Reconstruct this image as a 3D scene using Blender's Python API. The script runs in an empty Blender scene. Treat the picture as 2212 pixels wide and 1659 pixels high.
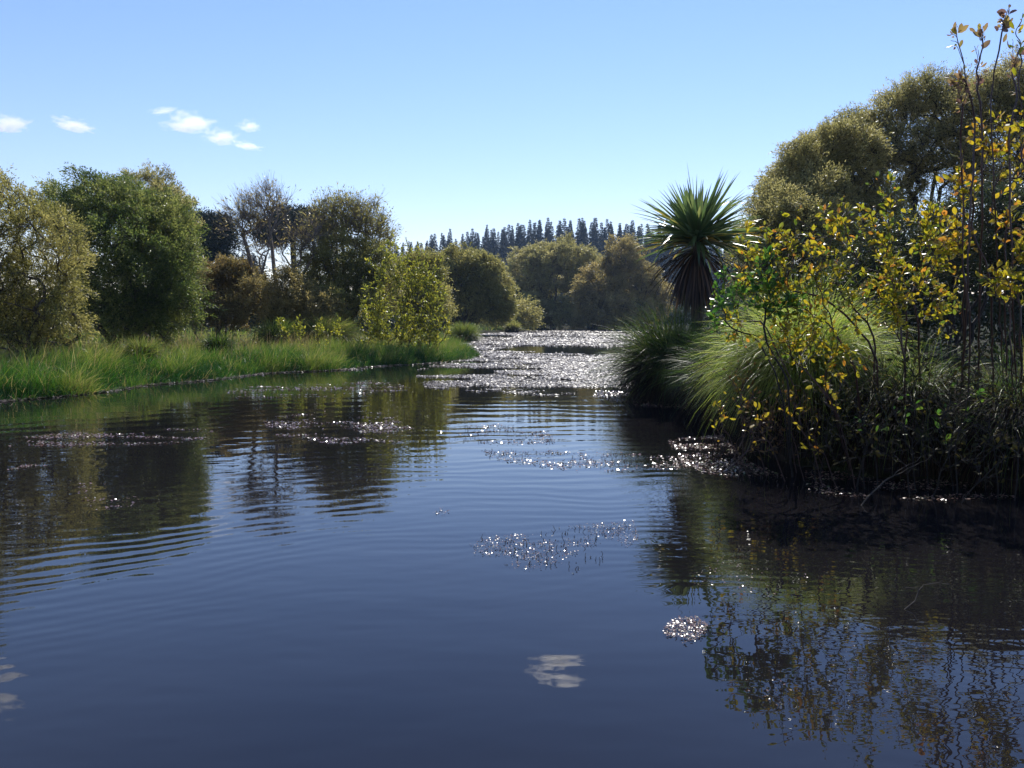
import bpy, math, random
import numpy as np
from mathutils import Vector, noise as mnoise

RNG = np.random.default_rng(7)
random.seed(7)
PI = math.pi
scene = bpy.context.scene
COL = scene.collection

# ------------------------------------------------------------------ camera, sky, sun
CAMZ = 1.6
F = 1736.0                                  # focal length in photo units (frame 2212 x 1659)
PITCH = math.atan(139.5 / F)
cam_d = bpy.data.cameras.new('camera'); cam = bpy.data.objects.new('camera', cam_d); COL.objects.link(cam)
cam.location = (0, 0, CAMZ); cam.rotation_euler = (PI/2 - PITCH, 0, 0)
cam_d.sensor_width = 36; cam_d.lens = 36 * F / 2212; cam_d.clip_end = 20000; cam_d.clip_start = 0.05
scene.camera = cam

SUN_AZ = math.radians(13); SUN_EL = math.radians(47)
world = bpy.data.worlds.new('World'); scene.world = world; world.use_nodes = True
wn = world.node_tree; bg = wn.nodes['Background']
sky = wn.nodes.new('ShaderNodeTexSky'); sky.sky_type = 'NISHITA'; sky.sun_disc = False
sky.sun_elevation = SUN_EL; sky.sun_rotation = SUN_AZ
sky.air_density = 1.25; sky.dust_density = 0.0; sky.ozone_density = 2.0
hs = wn.nodes.new('ShaderNodeHueSaturation'); hs.inputs['Saturation'].default_value = 1.12
tint = wn.nodes.new('ShaderNodeVectorMath'); tint.operation = 'MULTIPLY'; tint.inputs[1].default_value = (1.0, .93, 1.15)
wn.links.new(sky.outputs[0], hs.inputs['Color']); wn.links.new(hs.outputs[0], tint.inputs[0])
wn.links.new(tint.outputs[0], bg.inputs['Color']); bg.inputs['Strength'].default_value = 0.12
sd_ = bpy.data.lights.new('sun', 'SUN'); sun = bpy.data.objects.new('sun', sd_); COL.objects.link(sun)
sdir = Vector((math.cos(SUN_EL)*math.sin(SUN_AZ), math.cos(SUN_EL)*math.cos(SUN_AZ), math.sin(SUN_EL)))
sun.rotation_euler = sdir.to_track_quat('Z', 'Y').to_euler(); sun.location = (0, 0, 60)
sd_.energy = 5.0; sd_.angle = math.radians(0.5); sd_.color = (1.0, 0.955, 0.88)
scene.view_settings.view_transform = 'Standard'; scene.view_settings.look = 'None'
scene.view_settings.gamma = 1; scene.view_settings.exposure = 0.25
cy = scene.cycles; cy.use_denoising = True; cy.max_bounces = 8; cy.transparent_max_bounces = 8
cy.diffuse_bounces = 3; cy.glossy_bounces = 3; cy.transmission_bounces = 4; cy.volume_bounces = 5
cy.sample_clamp_indirect = 6

# ------------------------------------------------------------------ helpers
def ray(zx, zy):
    x, y, z = (zx-1106)/F, 1.0, -(zy-829.5)/F
    c, s = math.cos(PITCH), math.sin(PITCH)
    return np.array([x, y*c + z*s, -y*s + z*c])
def P(zx, zy, D):
    r = ray(zx, zy); return np.array([0, 0, CAMZ]) + r * (D / r[1])
def W(zx, zy):
    r = ray(zx, zy); t = -CAMZ / r[2]; return np.array([r[0]*t, r[1]*t])
def rad(px, D): return px / F * D

def link(o, parent=None):
    COL.objects.link(o)
    if parent is not None: o.parent = parent
    return o
def tag(o, label=None, cat=None, group=None, kind=None):
    if label: o['label'] = label
    if cat: o['category'] = cat
    if group: o['group'] = group
    if kind: o['kind'] = kind
    return o
def empty(name, loc=(0, 0, 0)):
    o = bpy.data.objects.new(name, None); o.location = tuple(float(v) for v in loc); o.empty_display_size = .3
    return link(o)
def mesh(name, V, Q, mat, parent=None, var=None, smooth=False, origin=None):
    """V (n,3) world positions, Q (m,k) polygons"""
    V = np.asarray(V, np.float32).copy(); Q = np.asarray(Q, np.int32)
    if parent is not None: V -= np.array(parent.location, np.float32)
    elif origin is not None: V -= np.asarray(origin, np.float32)
    me = bpy.data.meshes.new(name); n, m, k = len(V), len(Q), Q.shape[1]
    me.vertices.add(n); me.vertices.foreach_set('co', V.ravel())
    me.loops.add(m*k); me.loops.foreach_set('vertex_index', Q.ravel())
    me.polygons.add(m); me.polygons.foreach_set('loop_start', np.arange(0, m*k, k, dtype=np.int32))
    if smooth: me.polygons.foreach_set('use_smooth', np.ones(m, bool))
    if var is not None:
        a = me.attributes.new('var', 'FLOAT', 'FACE'); a.data.foreach_set('value', np.asarray(var, np.float32))
    me.update(calc_edges=True)
    me.materials.append(mat)
    o = bpy.data.objects.new(name, me)
    if parent is None and origin is not None: o.location = tuple(float(v) for v in origin)
    return link(o, parent)
class Geo:
    def __init__(s): s.V=[]; s.Q=[]; s.A=[]; s.n=0
    def add(s, V, Q, a=None):
        V=np.asarray(V,float).reshape(-1,3); Q=np.asarray(Q,int)
        s.V.append(V); s.Q.append(Q+s.n); s.n+=len(V)
        s.A.append(np.full(len(Q), .5) if a is None else np.broadcast_to(a,(len(Q),)))
    def build(s, name, mat, parent=None, **k):
        return mesh(name, np.concatenate(s.V), np.concatenate(s.Q), mat, parent, np.concatenate(s.A), **k)
def unit(v): return v / (np.linalg.norm(v, axis=-1, keepdims=True) + 1e-9)
def rdir(n): return unit(RNG.normal(size=(n, 3)))

def leaves(pos, axis, L, Wd, var, nrm=None, fold=0.15):
    """rhombus leaves: base pos, pointing along axis. one quad each"""
    n = len(pos); axis = unit(axis)
    nr = rdir(n) if nrm is None else nrm
    side = unit(np.cross(axis, nr)); up = np.cross(side, axis)
    L = np.broadcast_to(L, (n,))[:, None]; Wd = np.broadcast_to(Wd, (n,))[:, None]
    a = pos; c = pos + axis*L; m = pos + axis*L*.45 + up*Wd*fold
    V = np.stack([a, m - side*Wd*.5, c, m + side*Wd*.5], 1).reshape(-1, 3)
    Q = np.arange(4*n).reshape(n, 4)
    return V, Q, np.broadcast_to(var, (n,))

def blades(pos, dirv, L, Wd, var, droop, segs=3, nrmj=1.0, taper=0.15):
    """grass blades, vectorised: base pos, start direction, length, gravity droop"""
    n = len(pos); d = unit(dirv); L = np.broadcast_to(L, (n,)); Wd = np.broadcast_to(Wd, (n,)); droop = np.broadcast_to(droop, (n,))
    hz = d.copy(); hz[:, 2] = 0; hz = hz + RNG.normal(0, .15*nrmj, (n, 3)) * [1, 1, 0]
    side = unit(np.cross(hz, [0, 0, 1.]) + RNG.normal(0, .35*nrmj, (n, 3)))
    p = pos.copy(); rows = []
    for k in range(segs+1):
        t = k/segs; w = Wd*(1-t)**.7*.5 + Wd*taper*.5*(1-t)
        rows.append((p - side*w[:, None], p + side*w[:, None]))
        d = unit(d + np.array([0, 0, -1.])*(droop/segs*(0.5+t))[:, None])
        p = p + d*(L/segs)[:, None]
    V = np.stack([x for r in rows for x in r], 1)      # n, 2(segs+1), 3
    K = 2*(segs+1)
    q = np.array([[2*i, 2*i+1, 2*i+3, 2*i+2] for i in range(segs)])
    Q = (np.arange(n)[:, None, None]*K + q[None]).reshape(-1, 4)
    return V.reshape(-1, 3), Q, np.repeat(np.broadcast_to(var, (n,)), segs)

def tubes(A, B, ra, rb, sides=5):
    """batch of tapered prisms"""
    A=np.asarray(A,float); B=np.asarray(B,float); n=len(A); ax=unit(B-A)
    ref=np.where(np.abs(ax[:,2:3])>.9,[[1.,0,0]],[[0,0,1.]]); u=unit(np.cross(ax,ref)); v=np.cross(ax,u)
    an=np.arange(sides)*2*PI/sides; c=np.cos(an)[None,:,None]; s=np.sin(an)[None,:,None]
    ring=u[:,None]*c+v[:,None]*s
    ra=np.broadcast_to(ra,(n,)); rb=np.broadcast_to(rb,(n,))
    V=np.concatenate([A[:,None]+ring*ra[:,None,None], B[:,None]+ring*rb[:,None,None]],1).reshape(-1,3)
    i=np.arange(sides); j=(i+1)%sides
    q=np.stack([i,j,j+sides,i+sides],1)
    Q=(np.arange(n)[:,None,None]*2*sides+q[None]).reshape(-1,4)
    return V,Q

class Skel:
    """branch skeleton: grows toward attractor points by joining each to the cheapest node"""
    def __init__(s, base, d=(0,0,1)):
        s.p=[np.asarray(base,float)]; s.par=[-1]; s.d=[unit(np.asarray(d,float))]; s.tip=[]
    def grow(s, pts, seg=.35, wig=.06, bend=.7, up=0.0):
        for p in pts:
            N=np.array(s.p); D=np.array(s.d); v=p-N; dist=np.linalg.norm(v,axis=1)+1e-6
            cos=(v*D).sum(1)/dist
            i=int(np.argmin(dist*(1+bend*(1-cos)) + (dist<.05)*99))
            s.path(i,p,seg,wig,up)
    def path(s,i,p,seg=.35,wig=.06,up=0.0):
        a=s.p[i]; d0=s.d[i]; L=np.linalg.norm(p-a); k=max(2,int(L/seg)); c=a+(d0+[0,0,up])*L*.4
        prev=i; lp=a
        for j in range(1,k+1):
            t=j/k; q=(1-t)**2*a+2*t*(1-t)*c+t*t*p
            if j<k: q=q+RNG.normal(0,wig*L/k,3)
            s.p.append(q); s.par.append(prev); s.d.append(unit(q-lp)); prev=len(s.p)-1; lp=q
        s.tip.append(prev); return prev
    def radii(s, tip_r, base_r, e=2.2):
        n=len(s.p); r=np.zeros(n); par=s.par
        acc=np.zeros(n); 
        for i in range(n-1,-1,-1):
            if acc[i]==0: acc[i]=1
            if par[i]>=0: acc[par[i]]+=acc[i] if True else 0
        return np.clip(tip_r*acc**(1/e), tip_r, base_r)
    def tubes(s, tip_r, base_r, sides=5, e=2.2):
        r=s.radii(tip_r,base_r,e); P_=np.array(s.p); par=np.array(s.par); k=np.arange(1,len(P_))
        # leaf-count, not segment-count, drives the taper
        A=P_[par[1:]]; B=P_[1:]
        rb=r[1:]; ra=np.minimum(r[par[1:]], rb*1.25)
        return tubes(A,B+unit(B-A)*(rb*.3)[:,None],ra,rb,sides)
    def tips(s): 
        i=np.array(s.tip); return np.array(s.p)[i], np.array(s.d)[i]
def _radii(s, tip_r, base_r, e=2.2):
    n=len(s.p); child=np.zeros(n,bool)
    for q in s.par:
        if q>=0: child[q]=True
    acc=np.where(child,0.,1.)
    for i in range(n-1,0,-1): acc[s.par[i]]+=acc[i]
    mx=acc[0]; return tip_r+(base_r-tip_r)*(acc/mx)**(1/e) * (acc>1) 
Skel.radii=_radii

def inlobes(lobes, n, shell=.6, zmin=None, top=-1.0):
    """n points in ellipsoids (center, radii), biased to the shell; top = lowest unit height kept"""
    w=np.array([ (l[1][0]*l[1][1]*l[1][2])**.67 for l in lobes]); w/=w.sum()
    k=RNG.choice(len(lobes), n*3, p=w); C=np.array([l[0] for l in lobes],float)[k]; R=np.array([l[1] for l in lobes],float)[k]
    d=rdir(n*3); r=shell+(1-shell)*RNG.random(n*3)**.7; so=RNG.random()*90
    bump=np.array([mnoise.fractal(Vector((a[0]*2.1+so+q*7,a[1]*2.1,a[2]*2.1)),.7,2.0,4) for a,q in zip(d,k)]); r=r*(1+.27*bump)
    r=np.where(RNG.random(n*3)<.12, RNG.random(n*3), r)
    ok=d[:,2]>top; p=C+d*R*r[:,None]; out=d
    if zmin is not None: ok&=p[:,2]>zmin
    return p[ok][:n], out[ok][:n]

# ------------------------------------------------------------------ materials
def nodes(name):
    m=bpy.data.materials.new(name); m.use_nodes=True; nt=m.node_tree; nt.nodes.clear(); return m,nt,nt.nodes.new('ShaderNodeOutputMaterial')
def ramp(nt, fac, cols):
    r=nt.nodes.new('ShaderNodeValToRGB'); e=r.color_ramp.elements
    while len(e)<len(cols): e.new(.5)
    for i,c in enumerate(cols):
        if len(c)==4: e[i].position=c[0]; e[i].color=(*c[1:],1)
        else: e[i].position=i/(len(cols)-1); e[i].color=(*c,1)
    nt.links.new(fac,r.inputs[0]); return r.outputs[0]
def leafmat(name, cols, trans=.45, rough=.4, spec=.5, tcol=1.6, blem=False):
    m,nt,out=nodes(name); L=nt.links.new
    at=nt.nodes.new('ShaderNodeAttribute'); at.attribute_name='var'
    c=ramp(nt,at.outputs['Fac'],cols)
    if blem:
        tc=nt.nodes.new('ShaderNodeTexCoord'); no=nt.nodes.new('ShaderNodeTexNoise'); no.inputs['Scale'].default_value=45; no.inputs['Detail'].default_value=3; L(tc.outputs['Object'],no.inputs['Vector'])
        mr=nt.nodes.new('ShaderNodeMapRange'); L(no.outputs['Fac'],mr.inputs[0]); mr.inputs[1].default_value=.52; mr.inputs[2].default_value=.68; mr.inputs[4].default_value=.75
        mx=nt.nodes.new('ShaderNodeMix'); mx.data_type='RGBA'; L(mr.outputs[0],mx.inputs[0]); L(c,mx.inputs[6]); mx.inputs[7].default_value=(.11,.05,.015,1); c=mx.outputs[2]
    b=nt.nodes.new('ShaderNodeBsdfPrincipled'); L(c,b.inputs['Base Color']); b.inputs['Roughness'].default_value=rough
    b.inputs['Specular IOR Level'].default_value=spec
    t=nt.nodes.new('ShaderNodeBsdfTranslucent'); g=nt.nodes.new('ShaderNodeVectorMath'); g.operation='SCALE'; g.inputs['Scale'].default_value=tcol
    L(c,g.inputs[0]); L(g.outputs[0],t.inputs['Color'])
    x=nt.nodes.new('ShaderNodeMixShader'); x.inputs[0].default_value=trans
    L(b.outputs[0],x.inputs[1]); L(t.outputs[0],x.inputs[2]); L(x.outputs[0],out.inputs[0]); return m
def bark(name, c1, c2, scale=8, rough=.85):
    m,nt,out=nodes(name); L=nt.links.new
    tc=nt.nodes.new('ShaderNodeTexCoord'); no=nt.nodes.new('ShaderNodeTexNoise'); no.inputs['Scale'].default_value=scale; no.inputs['Detail'].default_value=4
    L(tc.outputs['Object'],no.inputs['Vector']); c=ramp(nt,no.outputs['Fac'],[(.3,*c1),(.7,*c2)])
    b=nt.nodes.new('ShaderNodeBsdfPrincipled'); L(c,b.inputs['Base Color']); b.inputs['Roughness'].default_value=rough
    L(b.outputs[0],out.inputs[0]); return m

M={}
M['bark']=bark('bark',(.035,.027,.02),(.10,.08,.06))
M['bark_grey']=bark('bark_grey',(.10,.085,.07),(.24,.2,.165))
M['bark_dark']=bark('bark_dark',(.008,.0065,.0055),(.03,.024,.02))
M['red_twig']=bark('red_twig',(.03,.014,.012),(.075,.035,.026),rough=.5)
M['willow_olive']=leafmat('willow_olive',[(.10,.10,.025),(.24,.225,.06),(.38,.33,.11)],trans=.5,tcol=1.7,spec=.35)
M['willow_green']=leafmat('willow_green',[(.045,.075,.018),(.12,.15,.032),(.28,.28,.08)],trans=.5,tcol=1.7,spec=.35)
M['willow_pale']=leafmat('willow_pale',[(.14,.13,.04),(.29,.265,.09),(.41,.36,.15)],trans=.5,tcol=1.7,spec=.35)
M['willow_brown']=leafmat('willow_brown',[(.15,.12,.04),(.28,.23,.08),(.36,.28,.10)],trans=.5,tcol=1.7)
M['shrub_orange']=leafmat('shrub_orange',[(.12,.09,.035),(.24,.17,.055),(.24,.21,.07)],trans=.48)
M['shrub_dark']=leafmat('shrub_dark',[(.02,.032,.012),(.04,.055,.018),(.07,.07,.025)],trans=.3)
M['yellow_leaf']=leafmat('yellow_leaf',[(.0,.09,.14,.015),(.3,.22,.22,.012),(.7,.36,.27,.014),(1,.36,.15,.02)],trans=.52,rough=.3,spec=.6,tcol=2.0,blem=True)
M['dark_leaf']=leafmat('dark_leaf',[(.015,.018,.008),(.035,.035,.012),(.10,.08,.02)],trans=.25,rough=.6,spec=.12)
M['brown_leaf']=leafmat('brown_leaf',[(.06,.03,.012),(.15,.08,.02),(.3,.2,.03)],trans=.4,rough=.35)
M['purple_leaf']=leafmat('purple_leaf',[(.09,.055,.05),(.19,.11,.08),(.28,.2,.07),(.33,.29,.04)],trans=.5,rough=.35)
M['green_leaf']=leafmat('green_leaf',[(.03,.09,.012),(.07,.15,.02),(.16,.2,.02)],trans=.5,rough=.3,spec=.5,tcol=1.8)
M['yellow_shrub']=leafmat('yellow_shrub',[(.12,.15,.02),(.24,.25,.03),(.36,.30,.03)],trans=.5,rough=.35,tcol=1.8)
M['pine']=leafmat('pine',[(.010,.022,.016),(.02,.035,.022),(.035,.05,.03)],trans=.12,rough=.6,spec=.3)
M['conifer']=leafmat('conifer',[(.004,.010,.011),(.009,.020,.020),(.018,.034,.030)],trans=.08,rough=.7,spec=.2)
M['rush']=leafmat('rush',[(.012,.05,.006),(.045,.135,.012),(.20,.25,.035),(.32,.26,.09)],trans=.42,rough=.4,tcol=1.6)
M['sedge']=leafmat('sedge',[(.025,.055,.01),(.075,.12,.016),(.20,.23,.04),(.34,.27,.10)],trans=.45,rough=.42,spec=.4,tcol=1.7)
M['sedge_backlit']=leafmat('sedge_backlit',[(.06,.11,.012),(.18,.25,.03),(.34,.38,.07),(.40,.34,.12)],trans=.55,rough=.4,spec=.45,tcol=2.0)  # lighter copy of the sedge ramp; backlight put into the blade colour
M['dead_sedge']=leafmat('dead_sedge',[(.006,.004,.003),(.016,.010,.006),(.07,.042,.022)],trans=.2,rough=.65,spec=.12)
M['palm']=leafmat('palm',[(.05,.09,.03),(.10,.15,.045),(.22,.26,.08),(.5,.32,.04)],trans=.38,rough=.28,spec=.8,tcol=1.6)
M['palm_dead']=leafmat('palm_dead',[(.012,.008,.006),(.035,.021,.013),(.13,.075,.04)],trans=.22,rough=.6)
M['weed']=leafmat('weed',[(.10,.045,.035),(.20,.11,.085),(.30,.20,.15),(.16,.2,.08)],trans=.1,rough=.22,spec=.9,tcol=1)
M['weed_far']=leafmat('weed_far',[(.06,.043,.037),(.11,.082,.07),(.18,.145,.12)],trans=.1,rough=.42,spec=.55,tcol=1)
M['sprig']=leafmat('sprig',[(.03,.02,.012),(.07,.04,.025),(.1,.08,.03)],trans=.15,rough=.3,spec=.7,tcol=1)

def water_mat():
    m,nt,out=nodes('pond_water'); L=nt.links.new; N=nt.nodes.new
    b=N('ShaderNodeBsdfPrincipled'); b.inputs['Roughness'].default_value=.0; b.inputs['IOR'].default_value=1.4
    geo=N('ShaderNodeNewGeometry')
    def math_(op,a,b_=None,clamp=False):
        n=N('ShaderNodeMath'); n.operation=op; n.use_clamp=clamp
        for i,v in enumerate((a,b_)):
            if v is None: continue
            if isinstance(v,(int,float)): n.inputs[i].default_value=v
            else: L(v,n.inputs[i])
        return n.outputs[0]
    def noise(scale,stretch=(1,1,1),detail=2):
        mp=N('ShaderNodeMapping'); mp.inputs['Scale'].default_value=stretch; L(geo.outputs['Position'],mp.inputs['Vector'])
        no=N('ShaderNodeTexNoise'); no.inputs['Scale'].default_value=scale; no.inputs['Detail'].default_value=detail; L(mp.outputs[0],no.inputs['Vector']); return no.outputs['Fac']
    # body colour: murky brown-green with drifting silt
    c=ramp(nt,noise(.35,detail=3),[(.3,.006,.0055,.0068),(.7,.013,.0115,.012)]); L(c,b.inputs['Base Color'])
    # ring waves spreading from the near shore; long waves run ahead of short ones
    sub=N('ShaderNodeVectorMath'); sub.operation='SUBTRACT'; sub.inputs[1].default_value=(1.2,-.6,0); L(geo.outputs['Position'],sub.inputs[0])
    ln=N('ShaderNodeVectorMath'); ln.operation='LENGTH'; L(sub.outputs[0],ln.inputs[0]); r=ln.outputs['Value']
    rw=math_('ADD',r,math_('MULTIPLY',math_('SUBTRACT',noise(.4,detail=2),.5),1.6))
    ph=math_('MULTIPLY',math_('POWER',math_('MAXIMUM',rw,1.0),-.7),-1204.0)
    wav=math_('SINE',ph)
    # amplitude envelope (metres) by distance
    mr=N('ShaderNodeMapRange'); mr.interpolation_type='SMOOTHSTEP'; L(r,mr.inputs[0]); mr.inputs[1].default_value=4.0; mr.inputs[2].default_value=7.2
    mr2=N('ShaderNodeMapRange'); mr2.interpolation_type='SMOOTHSTEP'; L(r,mr2.inputs[0]); mr2.inputs[1].default_value=19.0; mr2.inputs[2].default_value=14.5
    env=math_('MULTIPLY',mr.outputs[0],mr2.outputs[0])
    # wave slope kept about constant: amplitude ~ wavelength
    lam=math_('MULTIPLY',math_('POWER',r,1.7),.17/22.8/6.283)
    patch=N('ShaderNodeMapRange'); L(noise(.28,(1,.6,1)),patch.inputs[0]); patch.inputs[1].default_value=.35; patch.inputs[2].default_value=.6; patch.inputs[3].default_value=.2
    h1=math_('MULTIPLY',math_('MULTIPLY',math_('MULTIPLY',wav,lam),math_('MULTIPLY',env,patch.outputs[0])),.016)
    h2=math_('MULTIPLY',math_('SUBTRACT',noise(5.0,(.6,1.4,1),1),.5),.0012)
    h3=math_('MULTIPLY',math_('SUBTRACT',noise(1.3,(.5,1.6,1),2),.5),.0035)
    # small cat's-paw ripples on the shaded right
    sx=N('ShaderNodeSeparateXYZ'); L(geo.outputs['Position'],sx.inputs[0])
    rt=N('ShaderNodeMapRange'); L(sx.outputs['X'],rt.inputs[0]); rt.inputs[1].default_value=.8; rt.inputs[2].default_value=2.2
    h4=math_('MULTIPLY',math_('MULTIPLY',math_('SUBTRACT',noise(14,(.7,1.2,1),1),.5),.0011),rt.outputs[0])
    h=math_('ADD',math_('ADD',h1,h2),math_('ADD',h3,h4))
    bu=N('ShaderNodeBump'); bu.inputs['Strength'].default_value=1; bu.inputs['Distance'].default_value=1.0; L(h,bu.inputs['Height'])
    L(bu.outputs[0],b.inputs['Normal']); L(b.outputs[0],out.inputs[0]); return m
def ground_mat():
    m,nt,out=nodes('bank_soil'); L=nt.links.new
    tc=nt.nodes.new('ShaderNodeTexCoord'); no=nt.nodes.new('ShaderNodeTexNoise'); no.inputs['Scale'].default_value=.6; no.inputs['Detail'].default_value=8
    L(tc.outputs['Object'],no.inputs['Vector']); c=ramp(nt,no.outputs['Fac'],[(.3,.015,.011,.008),(.5,.028,.026,.012),(.7,.028,.042,.012)])
    b=nt.nodes.new('ShaderNodeBsdfPrincipled'); L(c,b.inputs['Base Color']); b.inputs['Roughness'].default_value=.95; b.inputs['Specular IOR Level'].default_value=.05
    bu=nt.nodes.new('ShaderNodeBump'); bu.inputs['Distance'].default_value=.2; n2=nt.nodes.new('ShaderNodeTexNoise'); n2.inputs['Scale'].default_value=6
    L(tc.outputs['Object'],n2.inputs['Vector']); L(n2.outputs['Fac'],bu.inputs['Height']); L(bu.outputs[0],b.inputs['Normal'])
    L(b.outputs[0],out.inputs[0]); return m

# ------------------------------------------------------------------ pond outline, terrain, water
poly=[(-60,-20),(-60,9),(-24,11.5)]
poly+=[tuple(W(*q)) for q in [(0,866),(170,851),(300,832),(430,822),(560,806),(700,800),(800,791),(900,786),(1000,777),(1022,769),(985,757),(940,747),(975,738),(1010,729),(1040,722),(1090,719),(1140,716),(1200,711.5),(1300,711.5),(1400,712),(1430,725),(1445,760),(1450,800),(1420,835),(1440,855),(1540,878),(1590,935),(1640,985),(1740,1005),(1880,1030),(2230,1040)]]
poly+=[(9,5.9),(22,3),(60,-2),(60,-20)]
POLY=np.array(poly)
def sdist(x,y):
    """signed distance to the pond outline, positive on land"""
    x=np.asarray(x,float); y=np.asarray(y,float); best=np.full(x.shape,1e9); ins=np.zeros(x.shape,bool)
    n=len(POLY)
    for i in range(n):
        a=POLY[i]; b=POLY[(i+1)%n]; e=b-a; L2=(e**2).sum()
        t=np.clip(((x-a[0])*e[0]+(y-a[1])*e[1])/L2,0,1)
        d=np.hypot(x-a[0]-t*e[0],y-a[1]-t*e[1]); best=np.minimum(best,d)
        c=((a[1]>y)!=(b[1]>y)); xi=a[0]+(y-a[1])/(b[1]-a[1]+1e-12)*e[0]; ins^=c&(x<xi)
    return np.where(ins,-best,best)
def sm(t): t=np.clip(t,0,1); return t*t*(3-2*t)
def gz(x,y):
    x=np.asarray(x,float); y=np.asarray(y,float)
    d=sdist(x,y)
    z=np.where(d>0,.06+.22*sm(d/1.5)+.25*sm((d-1)/12), -.9*sm(-d/2.5)-.02)
    z=z+.06*np.sin(x*.9+y*.37)*np.sin(y*.7-x*.23)*sm(d/2)
    z=z+9*sm((y-230)/170)*sm((x+140)/150+.15)
    z=z+6*sm((y-260)/200)
    return z
g=np.linspace(-1,1,420); gx=60*g+ 740*np.abs(g)**4*np.sign(g)
gy0=np.linspace(0,1,460); gyv=-40+120*gy0+900*gy0**4
X,Y=np.meshgrid(gx,gyv); Z=gz(X,Y)
V=np.stack([X,Y,Z],-1).reshape(-1,3); nx=len(gx); ny=len(gyv)
i,j=np.meshgrid(np.arange(nx-1),np.arange(ny-1)); q=(j*nx+i).ravel()
ground=tag(mesh('ground',V,np.stack([q,q+1,q+1+nx,q+nx],1),ground_mat(),smooth=True),kind='structure')
water=tag(mesh('water',[(-200,-40,0),(200,-40,0),(200,200,0),(-200,200,0)],[(0,1,2,3)],water_mat()),kind='structure')
def gp(zx,D):
    p=P(zx,700,D); return np.array([p[0],D,float(gz(p[0],D))])

# ------------------------------------------------------------------ trees
def lobe(zx,zy,D,rx,rz,ry=None):
    """ellipsoid around the photo position at distance D; rx, rz in photo units"""
    a=rad(rx,D); return (P(zx,zy,D),(a,rad(ry,D) if ry else a,rad(rz,D)))
def willow(name,label,cat,D,bx,lobes,mat,barkm='bark',tips=260,per=110,L=.17,Wd=.045,spread=.55,shell=.72,stems=4,top=-.35,
           twig=.012,tr=.16,droop=.25,spray=.9,group=None,sway=.5,base_spread=.5,zmin=.5,twigs=0,showtw=.2):
    base=gp(bx,D); root=empty(name,base); tag(root,label,cat,group)
    tips=int(tips*1.7); per=int(per*1.15); L=L*.72; Wd=Wd*.8; tr=tr*.6; twig=twig*.8; stems=stems+3
    pts,out=inlobes(lobes,tips,shell,zmin=base[2]+zmin,top=top)
    wood=Geo()
    order=np.argsort(np.linalg.norm(pts-base,axis=1)); pts=pts[order]; out=out[order]
    # several stems from the base, each taking the attractors nearest its heading
    ang=np.arctan2(pts[:,1]-base[1],pts[:,0]-base[0]); S=stems
    which=RNG.integers(0,S,len(pts)); 
    heads=[unit(np.array([math.cos(a)*sway,math.sin(a)*sway*.7,1.])) for a in (np.arange(S)+RNG.random())*2*PI/S]
    dirs=unit(pts-base); which=np.argmax(dirs@np.array(heads).T+RNG.normal(0,.03,(len(pts),S)),axis=1)
    seg=max(.25,D*.012)
    tp=[];td=[]
    for s in range(S):
        sel=pts[which==s]
        if len(sel)==0: continue
        b=base+np.array([RNG.normal(0,base_spread*.5),RNG.normal(0,base_spread*.5),-.15])
        sk=Skel(b,heads[s]); sk.grow(sel,seg,wig=.12,bend=.8,up=.25)
        wood.add(*sk.tubes(twig,tr*(.7+.5*RNG.random()),5,1.35)); a,c=sk.tips(); tp.append(a); td.append(c)
    tp=np.concatenate(tp); td=np.concatenate(td)
    # sprays of leaves round each tip
    n=len(tp); ns=7; k=max(2,per//ns)
    C=np.array([l[0] for l in lobes],float).mean(0)
    sp=np.repeat(tp,ns,0); sd=unit(np.repeat(td,ns,0)*.45+rdir(n*ns)*.6+unit(sp-C)*.45+[0,0,.25])
    sl=spread*(.5+.9*RNG.random(n*ns))*spray
    sp=sp+rdir(n*ns)*spread*.35
    t=RNG.random((n*ns,k)); dr=np.array([0,0,-1.])
    pos=sp[:,None]+sd[:,None]*(t*sl[:,None])[...,None]+dr*(t**2*sl[:,None]*droop)[...,None]+RNG.normal(0,spread*.1,(n*ns,k,3))
    ax=sd[:,None]+rdir(n*ns*k).reshape(n*ns,k,3)*.65+dr*droop
    tipv=np.repeat(np.clip(.5+RNG.normal(0,.12,n)+.5*np.array([mnoise.noise(Vector(q/(spread*3.5))) for q in tp]),0,1),ns)
    var=np.clip(tipv[:,None]+RNG.normal(0,.2,(n*ns,k)),0,1)
    pos=pos.reshape(-1,3); N=len(pos)
    cr=Geo(); cr.add(*leaves(pos,ax.reshape(-1,3),L*(.6+.8*RNG.random(N)),Wd*(.7+.6*RNG.random(N)),var.ravel()))
    m=int(n*ns*showtw)
    if m:
        ii=RNG.choice(n*ns,m,replace=False); e=sp[ii]+sd[ii]*sl[ii][:,None]*.5; e2=sp[ii]+sd[ii]*sl[ii][:,None]+dr*(sl[ii]*droop)[:,None]
        wood.add(*tubes(sp[ii],e,twig*.6,twig*.45,3)); wood.add(*tubes(e,e2,twig*.45,twig*.25,3))
    wood.build('trunk',M[barkm],root); cr.build('crown',M[mat],root)
    return root

def spr(name,*a,**k): return willow(name,*a,**k)

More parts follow.
